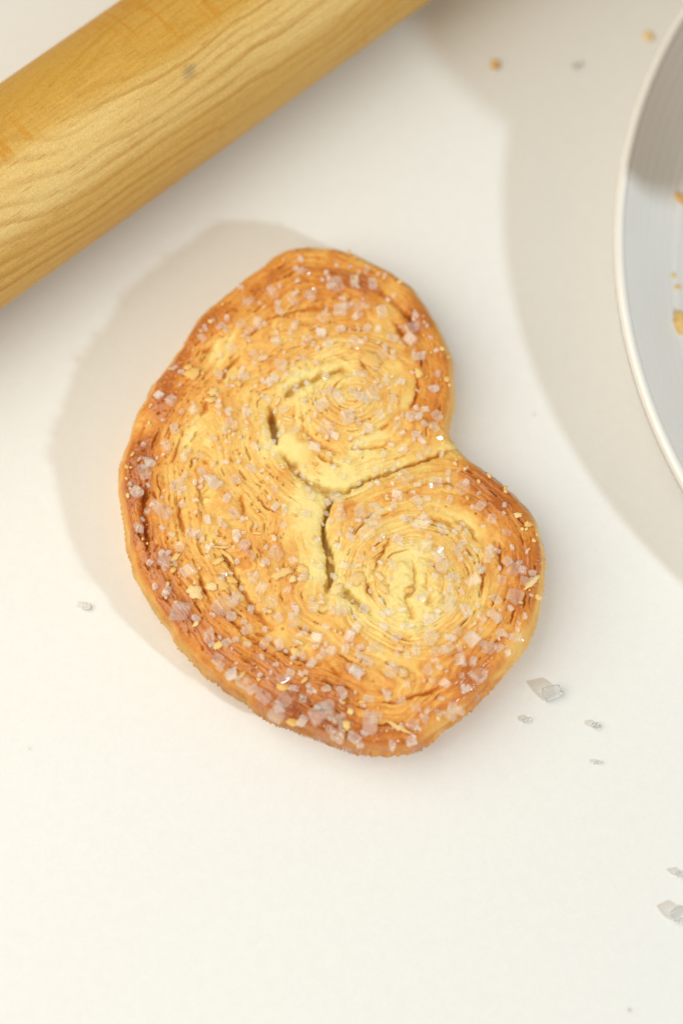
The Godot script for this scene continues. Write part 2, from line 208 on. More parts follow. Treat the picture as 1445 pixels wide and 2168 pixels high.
func mat(c: Color, rough := 0.6) -> StandardMaterial3D:
	var m := StandardMaterial3D.new()
	m.albedo_color = c.linear_to_srgb()
	m.roughness = rough
	return m


func noise(sd: int, f: float, octaves := 1) -> FastNoiseLite:
	var n := FastNoiseLite.new()
	n.seed = sd
	n.noise_type = FastNoiseLite.TYPE_SIMPLEX_SMOOTH
	n.frequency = f
	n.fractal_type = FastNoiseLite.FRACTAL_FBM if octaves > 1 else FastNoiseLite.FRACTAL_NONE
	n.fractal_octaves = octaves
	return n


func lathe(profile: PackedVector2Array, around: int) -> ArrayMesh:
	# profile from the inside of the axis outward, in millimetres (radius, height)
	var st := SurfaceTool.new()
	st.begin(Mesh.PRIMITIVE_TRIANGLES)
	st.set_smooth_group(0)
	var n := profile.size()
	for i in around + 1:
		var a := TAU * i / around
		for j in n:
			st.set_uv(Vector2(float(i) / around, float(j) / n))
			st.add_vertex(Vector3(cos(a) * profile[j].x, profile[j].y, sin(a) * profile[j].x) * MM)
	for i in around:
		for j in n - 1:
			var p := i * n + j
			st.add_index(p)
			st.add_index(p + n)
			st.add_index(p + 1)
			st.add_index(p + 1)
			st.add_index(p + n)
			st.add_index(p + n + 1)
	st.generate_normals()
	return st.commit()


# ---------------------------------------------------------------- table
func make_table() -> void:
	var m := mat(Color(0.81, 0.81, 0.80), 0.55)
	m.metallic_specular = 0.3
	m.albedo_texture = table_texture()
	m.uv1_triplanar = true
	m.uv1_world_triplanar = true
	m.uv1_scale = Vector3.ONE / 0.41
	m.uv1_offset = Vector3(0.37, 0.0, 0.61)
	m.albedo_color = Color.WHITE
	var p := BoxMesh.new()
	p.size = Vector3(1.6, 0.03, 1.2)
	var o := mesh_node("tabletop", p, m)
	o.position = Vector3(0, -0.015, -0.1)
	tag(o, "smooth matt white tabletop with tiny grey specks under everything", "tabletop", "", "structure")


func table_texture() -> ImageTexture:
	var n := 1024
	var base := Color(0.81, 0.81, 0.80).linear_to_srgb()
	var fine := noise(5, 0.11, 3)
	var bytes := PackedByteArray()
	bytes.resize(n * n * 3)
	var tone := PackedFloat32Array()
	tone.resize(n * n)
	for y in n:
		for x in n:
			tone[y * n + x] = 1.0 + 0.006 * fine.get_noise_2d(x, y) + rng.randf_range(-0.006, 0.006)
	for k in 60:      # grey specks and short scuffs
		var cx := rng.randi_range(3, n - 4)
		var cy := rng.randi_range(3, n - 4)
		var dark := rng.randf_range(0.06, 0.28)
		for dy in range(-1, 2):
			for dx in range(-1, 2):
				tone[(cy + dy) * n + cx + dx] -= dark * (1.0 if dx == 0 and dy == 0 else 0.3 * rng.randf())
	for i in n * n:
		var t := tone[i]
		bytes[i * 3] = int(clampf(base.r * t, 0, 1) * 255.0)
		bytes[i * 3 + 1] = int(clampf(base.g * t, 0, 1) * 255.0)
		bytes[i * 3 + 2] = int(clampf(base.b * t, 0, 1) * 255.0)
	return ImageTexture.create_from_image(Image.create_from_data(n, n, false, Image.FORMAT_RGB8, bytes))


# ---------------------------------------------------------------- plate
const PLATE_AT := Vector2(173.2, -50.0)
func make_plate() -> void:
	var root := Node3D.new()
	root.name = "plate"
	add_child(root)
	root.position = Vector3(PLATE_AT.x, 0, PLATE_AT.y) * MM
	var glaze := mat(Color(0.88, 0.87, 0.84), 0.16)
	glaze.clearcoat_enabled = true
	glaze.clearcoat = 0.3
	glaze.clearcoat_roughness = 0.08
	var prof := PackedVector2Array()
	prof.append(Vector2(0.0, 3.6))
	for i in 30:
		var t := i / 29.0
		prof.append(Vector2(8.0 + 92.0 * t, 3.6 + 0.7 * t * t))
	# the inner wall, thrown in fine rounded steps
	for i in 61:
		var t := i / 60.0
		var r := 100.0 + 13.6 * (t * 0.72 + 0.28 * t * t * t * 0.0 + 0.28 * t)
		var h := 4.3 + 13.6 * pow(t, 1.45)
		var w := 0.10 * sin(t * 44.0) + 0.05 * sin(t * 83.0 + 1.0)
		prof.append(Vector2(r + w * 0.5, h + w))
	for i in 11:      # rolled lip
		var a := PI * (0.95 - 1.1 * i / 10.0)
		prof.append(Vector2(114.6 + 1.15 * cos(a), 17.6 + 1.15 * sin(a)))
	prof.append(Vector2(115.6, 15.2))
	prof.append(Vector2(109.0, 7.0))
	prof.append(Vector2(104.5, 2.6))
	prof.append(Vector2(98.0, 1.2))
	prof.append(Vector2(80.0, 0.9))
	var body := lathe(prof, 220)
	mesh_node("dish", body, glaze, root)
	var foot := PackedVector2Array([Vector2(72, 1.0), Vector2(72.3, 0.3), Vector2(73, 0.02), Vector2(75, 0.02), Vector2(75.7, 0.3), Vector2(76, 1.0)])
	mesh_node("foot_ring", lathe(foot, 120), mat(Color(0.74, 0.73, 0.70), 0.7), root)
	tag(root, "white ceramic plate with raised rim and crumbs, cut by the right edge", "plate")


# ---------------------------------------------------------------- rolling pin
const PIN_R := 19.15
func make_rolling_pin() -> void:
	var root := Node3D.new()
	root.name = "rolling_pin"
	add_child(root)
	var ang := deg_to_rad(-39.21)
	var n := Vector3(-sin(ang), 0, cos(ang))
	var u := Vector3(cos(ang), 0, sin(ang))
	# the stretch in view lies round the foot of the perpendicular from the origin
	root.position = (n * -95.6 + u * 10.0) * MM
	root.basis = Basis(u, Vector3.UP, u.cross(Vector3.UP))
	var m := StandardMaterial3D.new()
	m.roughness = 0.55
	m.metallic_specular = 0.3
	m.albedo_texture = wood_texture()
	m.heightmap_enabled = true
	m.heightmap_scale = 0.012
	m.heightmap_texture = wood_relief
	var half := 150.0
	var st := SurfaceTool.new()
	st.begin(Mesh.PRIMITIVE_TRIANGLES)
	st.set_smooth_group(0)
	var xs := [-half, -half + 0.4, -half + 1.2, -half + 2.2]
	var rs := [PIN_R - 2.0, PIN_R - 0.9, PIN_R - 0.2, PIN_R]
	for k in range(1, 13):
		xs.append(lerpf(-half + 2.2, half - 2.2, k / 13.0))
		rs.append(PIN_R)
	for k in 4:
		xs.append(-xs[3 - k])
		rs.append(rs[3 - k])
	var turn := 128
	for i in xs.size():
		for j in turn + 1:
			var a := TAU * j / turn
			st.set_uv(Vector2((xs[i] + half) / (2 * half), float(j) / turn))
			st.add_vertex(Vector3(xs[i], PIN_R + rs[i] * cos(a), rs[i] * sin(a)) * MM)
	for i in xs.size() - 1:
		for j in turn:
			var p := i * (turn + 1) + j
			var q := p + turn + 1
			for v in [p, p + 1, q, q, p + 1, q + 1]:
				st.add_index(v)
	st.generate_normals()
	mesh_node("barrel", st.commit(), m, root)
	var wood := mat(Color(0.62, 0.36, 0.09), 0.5)
	for s in [-1, 1]:
		var cap := CylinderMesh.new()
		cap.top_radius = (PIN_R - 2.0) * MM
		cap.bottom_radius = (PIN_R - 2.0) * MM
		cap.height = 0.002
		cap.rings = 1
		var e := mesh_node("end_face", cap, wood, root)
		e.rotation = Vector3(0, 0, PI / 2)
		e.position = Vector3(s * (half - 0.95), PIN_R, 0) * MM
	tag(root, "thick golden wooden rolling pin lying across the upper left corner", "rolling pin")


var wood_relief: ImageTexture
func wood_texture() -> ImageTexture:
	var w := 1536
	var h := 640
	var warp := noise(21, 0.012, 3)
	var fine := noise(22, 1.0)
	var patch := noise(23, 0.03, 3)
	var streak := noise(24, 0.7, 2)
	var pale := Color(0.72, 0.50, 0.185)
	var gold := Color(0.58, 0.33, 0.06)
	var tan := Color(0.58, 0.335, 0.085)
	var deep := Color(0.42, 0.185, 0.02)
	var orange := Color(0.56, 0.25, 0.025)
	var bytes := PackedByteArray()
	bytes.resize(w * h * 3)
	var relief := PackedByteArray()
	relief.resize(w * h)
	for y in h:
		var a := TAU * (y + 0.5) / h
		if a > PI:
			a -= TAU
		var v := PIN_R * a              # along the girth, 0 on top, growing toward the lower right
		var cy := PIN_R * cos(a)
		var cz := PIN_R * sin(a)
		for x in w:
			var s := (x + 0.5) / w * 300.0 - 150.0
			# flat-sawn figure: long ovals round one spot of the top, open toward the lower left
			var ds := s - 37.0 - 0.5 * v
			var q := v - 0.5 + 2.6 * warp.get_noise_3d(s * 1.1, cy * 1.8, cz * 1.8)
			var along := 0.50 * ds if ds > 0.0 else 0.17 * ds
			var ell := sqrt(q * q + along * along) + 1.7 * warp.get_noise_3d(s * 2.0 + 200.0, cy * 4.0, cz * 4.0)
			var zone := v + 2.5 * warp.get_noise_3d(s * 0.6 + 70.0, cy, cz) - 0.03 * (s + 20.0)
			var rings := ell / 1.75 if ell < 12.0 else 12.0 / 1.75 + (ell - 12.0) / 2.6
			var f := rings - floorf(rings)
			var ring := smoothstep(0.35, 0.82, f) * (1.0 - smoothstep(0.86, 1.0, f))
			ring *= clampf(0.50 + 1.1 * warp.get_noise_2d(floorf(rings) * 37.0, s * 1.2), 0.05, 1.0)
			var grain := fine.get_noise_3d(s * 0.035, cy * 1.3 + 50.0, cz * 1.3)
			var hairs := fine.get_noise_3d(s * 0.10, cy * 3.0, cz * 3.0)
			var tint := patch.get_noise_3d(s * 0.35, cy * 1.1, cz * 1.1)
			var heart := 1.0 - smoothstep(3.0, 8.0, zone)
			var outer := smoothstep(15.0, 20.0, zone)
			var c := pale.lerp(gold, clampf(0.85 * heart + 0.15 + 0.45 * tint + 0.15 * grain, 0.0, 1.0))
			c = c.lerp(tan, clampf(0.8 * outer + 0.15 * grain, 0.0, 1.0))
			c = c.lerp(deep, clampf(ring * (0.60 - 0.22 * heart) + 0.08 * hairs + 0.05 * grain, 0.0, 0.9))
			# worn orange scratches across the grain, on the top
			var rub := streak.get_noise_3d(s * 0.62, cy * 0.06, cz * 0.06)
			var where := smoothstep(0.05, 0.5, patch.get_noise_3d(s * 0.8 + 300.0, cy * 0.5, cz * 0.5) + 0.25 * heart)
			c = c.lerp(orange, clampf((1.8 * maxf(0.0, rub) + 0.10) * where * (0.45 + 0.55 * heart), 0.0, 0.75))
			var pores := fine.get_noise_3d(s * 0.16 + 90.0, cy * 3.2, cz * 3.2)
			if pores > 0.56:
				c = c.lerp(deep, minf((pores - 0.56) * 1.8, 0.6))
			var stain := Vector2(s - 19.0, (v - 10.4) * 1.5).length()      # a grey bruise in the wood
			if stain < 2.6:
				c = c.lerp(Color(0.17, 0.13, 0.09), 0.55 * (1.0 - smoothstep(0.5, 2.6, stain + 1.4 * hairs)))
			c = c.linear_to_srgb()
			var k := (y * w + x) * 3
			var j := 1.0 + rng.randf_range(-0.055, 0.055)
			bytes[k] = int(clampf(c.r * j, 0, 1) * 255.0)
			bytes[k + 1] = int(clampf(c.g * j, 0, 1) * 255.0)
			bytes[k + 2] = int(clampf(c.b * j, 0, 1) * 255.0)
			relief[y * w + x] = int(clampf(0.6 + 0.12 * grain + 0.1 * hairs - 0.3 * ring - maxf(0.0, pores - 0.55) * 0.6, 0, 1) * 255.0)
	wood_relief = ImageTexture.create_from_image(Image.create_from_data(w, h, false, Image.FORMAT_L8, relief))
	return ImageTexture.create_from_image(Image.create_from_data(w, h, false, Image.FORMAT_RGB8, bytes))


# ---------------------------------------------------------------- palmier
func smooth_loop(p: PackedVector2Array, each: int) -> PackedVector2Array:
	var out := PackedVector2Array()
	var n := p.size()
	for i in n:
		for k in each:
			out.append(p[i].cubic_interpolate(p[(i + 1) % n], p[(i + n - 1) % n], p[(i + 2) % n], float(k) / each))
	return out


func enlarged(a: PackedFloat32Array, w: int, h: int, times: int) -> PackedFloat32Array:
	var im := Image.create_from_data(w, h, false, Image.FORMAT_RF, a.to_byte_array())
	im.resize(w * times, h * times, Image.INTERPOLATE_CUBIC)
	return im.get_data().to_float32_array()


func segment_distance(p: Vector2, a: Vector2, b: Vector2) -> float:
	var ab := b - a
	var t := clampf((p - a).dot(ab) / maxf(ab.length_squared(), 1e-9), 0.0, 1.0)
	return p.distance_to(a + ab * t)


func make_palmier() -> Node3D:
	var root := Node3D.new()
	root.name = "palmier"
	add_child(root)
	var eased := PackedVector2Array()
	for k in outline.size():
		var mean := (outline[k - 1] + outline[(k + 1) % outline.size()]) * 0.5
		eased.append(outline[k].lerp(mean, 0.4))
	var loop := smooth_loop(eased, 3)
	var lo := loop[0]
	var hi := loop[0]
	for p in loop:
		lo = lo.min(p)
		hi = hi.max(p)
	lo -= Vector2(3, 3)
	hi += Vector2(3, 3)
	var cw := int(ceil((hi.x - lo.x) / COARSE)) + 1
	var ch := int(ceil((hi.y - lo.y) / COARSE)) + 1
	# --- coarse fields: distance from the edge, distance from the main seams
	var edge := PackedFloat32Array()
	var fold := PackedFloat32Array()
	edge.resize(cw * ch)
	fold.resize(cw * ch)
	var ln := loop.size()
	for j in ch:
		for i in cw:
			var p := lo + Vector2(i, j) * COARSE
			var d := 1e9
			for k in ln:
				d = minf(d, segment_distance(p, loop[k], loop[(k + 1) % ln]))
			edge[j * cw + i] = d if Geometry2D.is_point_in_polygon(p, loop) else -d
			var s := 1e9
			for k in 6:
				var pts: Array = seams[k][3]
				for q in pts.size() - 1:
					s = minf(s, segment_distance(p, Vector2(pts[q].x, pts[q].y), Vector2(pts[q + 1].x, pts[q + 1].y)))
			fold[j * cw + i] = s
	var times := int(round(COARSE / CELL))
	gx = cw * times
	gz = ch * times
	gorg = lo + Vector2.ONE * (0.5 * CELL - 0.5 * COARSE)
	gd = enlarged(edge, cw, ch, times)
	var gs := enlarged(fold, cw, ch, times)
	# --- seams carved exactly on the fine grid
	var carve := PackedFloat32Array()
	carve.resize(gx * gz)
	var pillow := PackedFloat32Array()
	pillow.resize(gx * gz)
	var wob := noise(31, 0.45, 3)
	for s in seams:
		var deep: float = s[1]
		var lip: float = s[2]
		var pts: Array = s[3]
		var run := 0.0
		for q in pts.size() - 1:
			var a := Vector2(pts[q].x, pts[q].y)
			var b := Vector2(pts[q + 1].x, pts[q + 1].y)
			var far := lip * 2.2 + 0.9
			var i0 := maxi(0, int((minf(a.x, b.x) - far - gorg.x) / CELL))
			var i1 := mini(gx - 1, int((maxf(a.x, b.x) + far - gorg.x) / CELL))
			var j0 := maxi(0, int((minf(a.y, b.y) - far - gorg.y) / CELL))
			var j1 := mini(gz - 1, int((maxf(a.y, b.y) + far - gorg.y) / CELL))
			var ab := b - a
			for j in range(j0, j1 + 1):
				for i in range(i0, i1 + 1):
					var p := gorg + Vector2(i, j) * CELL
					var w := p + Vector2(wob.get_noise_2d(p.x, p.y), wob.get_noise_2d(p.x + 80.0, p.y)) * 0.5
					var t := clampf((w - a).dot(ab) / maxf(ab.length_squared(), 1e-9), 0.0, 1.0)
					var d := w.distance_to(a + ab * t)
					var open: float = lerpf(pts[q].z, pts[q + 1].z, t)
					var ends := 1.0
					if q == 0:
						ends = minf(ends, 0.25 + t)
					if q == pts.size() - 2:
						ends = minf(ends, 1.25 - t)
					var out := maxf(0.0, d - open) / lip
					var v := deep * ends * (0.80 * exp(-out * out * 7.0) + 0.20 * exp(-out * out * 0.9))
					var at := j * gx + i
					if v > carve[at]:
						carve[at] = v
					if s[0] == "roll" or s[0] == "curl":
						var along := run + t * ab.length()
						var bump := exp(-pow((d - 1.7) / 1.1, 2.0)) * 0.75 * pow(absf(sin(along * 1.25)), 0.7)
						if bump > pillow[at]:
							pillow[at] = bump
			run += ab.length()
	# --- height and colour of every grid point
	gh.resize(gx * gz)
	var tone := PackedColorArray()
	tone.resize(gx * gz)
	var brown := PackedFloat32Array()
	brown.resize(gx * gz)
	var low := noise(41, 0.045, 2)
	var mid := noise(42, 0.16, 3)
	var lam := noise(43, 1.0)
	var lam2 := noise(44, 1.0, 2)
	var grit := noise(45, 1.1, 2)
	var ramp := Gradient.new()
	ramp.offsets = PackedFloat32Array([0.0, 0.16, 0.36, 0.55, 0.75, 1.0])
	ramp.colors = PackedColorArray([Color(0.90, 0.70, 0.28), Color(0.87, 0.555, 0.16), Color(0.82, 0.42, 0.10), Color(0.70, 0.265, 0.04), Color(0.52, 0.15, 0.018), Color(0.33, 0.075, 0.009)])
	var blots: Array = baked
	for j in gz:
		for i in gx:
			var at := j * gx + i
			var d := gd[at]
			if d < -0.5:
				continue
			var x := gorg.x + i * CELL
			var z := gorg.y + j * CELL
			var fringe := 0.03 * mid.get_noise_2d(x * 7.0, z * 7.0) + 0.28 * low.get_noise_2d(x * 3.0 + 40.0, z * 3.0) + 0.10 * mid.get_noise_2d(x * 1.6, z * 1.6)
			d += fringe
			var s := gs[at]
			# which sheet of the roll this point lies on: sheets run along the edge and round the seams
			var sheet := -3.2 * log(exp(-maxf(d, 0.0) / 3.2) + exp(-(s + 2.0) / 3.2)) + 0.45 * mid.get_noise_2d(x * 0.8, z * 0.8) + 0.22 * mid.get_noise_2d(x * 3.0, z * 3.0)
			# the two rolls: sheets wind round each heart of the roll
			var ra := Vector2(x - (2.2), (z - (-21.1)) * 1.12)
			var rb := Vector2(x - (14.7), z - (19.5))
			var la := ra.length()
			var lb := rb.length()
			var wa := 1.0 - smoothstep(9.0, 17.0, la)
			var wb := 1.0 - smoothstep(13.0, 22.0, lb)
			sheet = lerpf(sheet, 17.0 - la + 1.05 * ra.angle() / TAU + 0.5 * mid.get_noise_2d(x * 0.7, z * 0.7), wa)
			sheet = lerpf(sheet, 24.0 - lb + 1.05 * rb.angle() / TAU + 0.5 * mid.get_noise_2d(x * 0.7 + 9.0, z * 0.7), wb)
			var roll := maxf(wa, wb)
			var bold := lam.get_noise_3d(sheet * 0.80, x * 0.055, z * 0.055)
			var thin := lam2.get_noise_3d(sheet * 1.7, x * 0.09 + 70.0, z * 0.09)
			var hair := lam.get_noise_3d(sheet * 3.4, x * 0.22, z * 0.22 + 40.0)
			var pore := lam2.get_noise_3d(sheet * 1.1, x * 0.42, z * 0.42 + 90.0)
			var tear := lam.get_noise_3d(sheet * 1.25 + 30.0, x * 0.13, z * 0.13)
			var lumps := low.get_noise_2d(x, z)
			var skin := exp(-maxf(0.0, s - 0.6) / 1.7)        # smooth dough beside the seams
			var soft := 0.0      # swollen, smooth dough
			var bake := 0.0
			for v in blots:
				var q: float = (x - v.x) * (x - v.x) + (z - v.y) * (z - v.y)
				var rr: float = v.z * v.z
				if q < rr * 2.6:
					var fade: float = exp(-q / rr * 1.3)
					bake += v.w * fade * (0.8 + 0.4 * mid.get_noise_2d(x * 1.7 + 20.0, z * 1.7)) * (0.8 if v.w > 0.0 else 1.0)
					if v.w < -0.29:
						soft = maxf(soft, smoothstep(0.2, 0.7, fade))
			var crisp := (1.0 - 0.85 * skin) * smoothstep(1.4, 3.2, d) * (1.0 - 0.85 * soft)
			var h := THICK
			if d < 2.7:
				var e := clampf(1.0 - d / 2.7, 0.0, 1.0)
				h = THICK * pow(1.0 - pow(e, 2.7), 1.0 / 2.7)
				h += 0.30 * (mid.get_noise_2d(x * 3.4, z * 3.4) + 0.5 * grit.get_noise_2d(x * 1.3, z * 1.3)) * smoothstep(0.1, 0.8, d) * (1.0 - smoothstep(1.8, 2.7, d))
			h += 1.1 * exp(-la * la / 190.0) + 1.2 * exp(-lb * lb / 330.0) + 0.22 * mid.get_noise_2d(x * 0.55 + 5.0, z * 0.55) + 0.55 * lumps + 0.9 * (1.0 - exp(-maxf(d - 2.0, 0.0) / 7.0)) - 0.55 * skin + 0.5 * soft
			# thin sheets that overlap like shingles: a slow rise, then the torn edge of the next one
			var leaf := sheet / 1.05 + (0.55 - 0.3 * roll) * bold
			var lf := leaf - floorf(leaf)
			var leaf2 := sheet / 0.62 + 0.6 * thin
			var lf2 := leaf2 - floorf(leaf2)
			var ragged := 0.55 + 0.75 * thin + 0.3 * mid.get_noise_2d(x * 2.0 + 9.0, z * 2.0)
			var relief := (0.27 + 0.08 * roll) * clampf(ragged, 0.1, 1.2) * (lf - smoothstep(0.84, 1.0, lf) - 0.4) + 0.09 * (lf2 - smoothstep(0.75, 1.0, lf2) - 0.35) + 0.12 * bold + 0.09 * hair + 0.06 * mid.get_noise_2d(x * 3.0, z * 3.0)
			var holes := 0.44 + 0.16 * smoothstep(-14.0, 4.0, x + 0.25 * z)      # the back of the heart is more open than the two rolls
			if pore > holes:
				relief -= minf((pore - holes) * 3.5, 0.7)
			if tear > 0.70:
				relief -= minf((tear - 0.70) * 6.0, 0.9)
			h += relief * crisp + pillow[at] - carve[at]
			h += 0.05 * grit.get_noise_2d(x, z) * smoothstep(0.5, 2.0, d)
			gh[at] = maxf(h, 0.0) * smoothstep(-0.05, 0.0, d)
			# baking: brown where the crust caught, pale in the soft dough
			var b := 0.28 + 0.14 * mid.get_noise_2d(x * 0.8, z * 0.8 + 60.0) + 0.07 * lumps
			b += 0.32 * smoothstep(0.7, 1.6, d) * (1.0 - smoothstep(2.5, 10.0, d)) * (0.7 + lumps)
			b += bake
			b += crisp * (0.11 * bold + 0.13 * thin + 0.10 * hair + (0.10 + 0.14 * roll) * (lf - 0.5) + 0.06 * (lf2 - 0.5)) - 0.07 * roll
			b -= 0.20 * skin
			# the side is paler than the top, with a few caught spots
			var side := 1.0 - smoothstep(0.5, 1.5, d + 0.5 * mid.get_noise_2d(x * 1.2 + 7.0, z * 1.2))
			b += 0.07 * (1.0 - side) * mid.get_noise_2d(x * 5.0, z * 5.0 + 90.0)
			b = lerpf(b, 0.30 + 0.22 * lam2.get_noise_3d(x * 0.14, gh[at] * 0.5, z * 0.14) + 0.30 * smoothstep(28.0, 46.0, z + 8.0 * low.get_noise_2d(x * 2.0, z * 2.0)), side * 0.8)
			b += 0.16 * side * lam.get_noise_3d(x * 0.15, gh[at] * 0.9, z * 0.15 + 20.0)
			b = b if b < 0.7 else 0.7 + 0.55 * (b - 0.7)
			tone[at] = ramp.sample(clampf(b, 0.0, 1.0))
			brown[at] = b
	# --- mesh
	var index_of := PackedInt32Array()
	index_of.resize(gx * gz)
	index_of.fill(-1)
	var verts := PackedVector3Array()
	var norms := PackedVector3Array()
	var cols := PackedColorArray()
	var tris := PackedInt32Array()
	var glazed := PackedInt32Array()      # where sugar melted into caramel
	for j in range(1, gz - 2):
		for i in range(1, gx - 2):
			var at := j * gx + i
			if gd[at] <= 0.0 and gd[at + 1] <= 0.0 and gd[at + gx] <= 0.0 and gd[at + gx + 1] <= 0.0:
				continue
			var ids := [at, at + 1, at + gx, at + gx + 1]
			for q in 4:
				var g: int = ids[q]
				if index_of[g] >= 0:
					continue
				index_of[g] = verts.size()
				var gi := g % gx
				var gj := g / gx
				var x := gorg.x + gi * CELL
				var z := gorg.y + gj * CELL
				var d := gd[g]
				var nx := (gd[g + 1] - gd[g - 1]) / (2.0 * CELL)
				var nz := (gd[g + gx] - gd[g - gx]) / (2.0 * CELL)
				var y := gh[g]
				var hx := (gh[g + 1] - gh[g - 1]) / (2.0 * CELL)
				var hz := (gh[g + gx] - gh[g - gx]) / (2.0 * CELL)
				var off := 0.0
				if d <= 0.0:      # onto the outline
					off = d
					y = 0.05
				elif d < 2.5:     # the side bulges out half way up
					off = (0.45 * sin(PI * clampf(y / THICK, 0.0, 1.0)) + 0.55 * lam.get_noise_3d(x * 0.12, y * 0.75, z * 0.12) + 0.10 * lam.get_noise_3d(x * 0.4, y * 1.4 + 50.0, z * 0.4)) * (1.0 - d / 2.5)
				off -= 2.2 * pow(1.0 - clampf(y / 8.0, 0.0, 1.0), 1.6)      # the foot is drawn in under the swollen side
				x -= nx * off
				z -= nz * off
				verts.append(Vector3(x, maxf(y, 0.05), z) * MM)
				norms.append(Vector3(-hx, 1.0, -hz).normalized())
				cols.append(tone[g] if d > 0.0 else ramp.sample(0.4))
			for t in [at, at + 1, at + gx, at + gx, at + 1, at + gx + 1]:
				if brown[at] + brown[at + gx + 1] > 1.26:
					glazed.append(index_of[t])
				else:
					tris.append(index_of[t])
	var base := verts.size()
	var foot: PackedVector2Array = Geometry2D.offset_polygon(loop, -2.6)[0]
	var under := Geometry2D.triangulate_polygon(foot)
	for p in foot:
		verts.append(Vector3(p.x, 0.03, p.y) * MM)
		norms.append(Vector3.DOWN)
		cols.append(ramp.sample(0.5))
	for t in range(0, under.size(), 3):
		tris.append(base + under[t])
		tris.append(base + under[t + 1])
		tris.append(base + under[t + 2])
	var arrays := []
	arrays.resize(Mesh.ARRAY_MAX)
	arrays[Mesh.ARRAY_VERTEX] = verts
	arrays[Mesh.ARRAY_NORMAL] = norms
	arrays[Mesh.ARRAY_COLOR] = cols
	arrays[Mesh.ARRAY_INDEX] = tris
	var am := ArrayMesh.new()
	am.add_surface_from_arrays(Mesh.PRIMITIVE_TRIANGLES, arrays)
	arrays[Mesh.ARRAY_INDEX] = glazed
	am.add_surface_from_arrays(Mesh.PRIMITIVE_TRIANGLES, arrays)
	crust = StandardMaterial3D.new()
	crust.vertex_color_use_as_albedo = true
	crust.roughness = 0.55
	crust.subsurf_scatter_enabled = true
	crust.subsurf_scatter_strength = 0.16
	crust.clearcoat_enabled = true
	crust.clearcoat = 0.08
	crust.clearcoat_roughness = 0.25
	crust.metallic_specular = 0.42
	var caramel: StandardMaterial3D = crust.duplicate()
	caramel.roughness = 0.3
	caramel.clearcoat = 0.7
	caramel.clearcoat_roughness = 0.12
	am.surface_set_material(0, crust)
	am.surface_set_material(1, caramel)
	pastry_mesh = am
	mesh_node("crust", am, null, root)
	make_sugar(root)
	make_flakes(root)
	tag(root, "golden heart-shaped palmier with two sugared spirals, flat on the white table", "palmier")
	return root


var crust: StandardMaterial3D
var pastry_mesh: ArrayMesh


func height_at(x: float, z: float) -> float:
	var i := clampi(int(round((x - gorg.x) / CELL)), 2, gx - 3)
	var j := clampi(int(round((z - gorg.y) / CELL)), 2, gz - 3)
	var h := 0.0
	for o in [[0, 0], [2, 0], [-2, 0], [0, 2], [0, -2]]:
		h = maxf(h, gh[(j + o[1]) * gx + i + o[0]])
	return h


func inside_by(x: float, z: float) -> float:
	var i := clampi(int(round((x - gorg.x) / CELL)), 0, gx - 1)
	var j := clampi(int(round((z - gorg.y) / CELL)), 0, gz - 1)
	return gd[j * gx + i]


# ---------------------------------------------------------------- sugar
var crystal_meshes: Array[ArrayMesh] = []
var sugar_mats: Array[StandardMaterial3D] = []


func crystal_shape(sd: int, blocks := 1) -> ArrayMesh:
	# blocks with cut edges and corners, a little out of square and grown into one another, as sugar is
	var r := RandomNumberGenerator.new()
	r.seed = sd
	var st := SurfaceTool.new()
	st.begin(Mesh.PRIMITIVE_TRIANGLES)
	for k in blocks:
		var b := Basis.from_euler(Vector3(r.randf_range(-0.5, 0.5), r.randf_range(-0.8, 0.8), r.randf_range(-0.5, 0.5)))
		if k == 0:
			b = b.scaled(Vector3.ONE * (1.0 if blocks == 1 else 0.75))
			st.append_from(crystal_block(r), 0, Transform3D(b if blocks > 1 else Basis(), Vector3.ZERO))
		else:
			var a := TAU * r.randf()
			st.append_from(crystal_block(r), 0, Transform3D(b.scaled(Vector3.ONE * r.randf_range(0.4, 0.7)), Vector3(cos(a) * 0.42, r.randf_range(-0.12, 0.2), sin(a) * 0.42)))
	return st.commit()


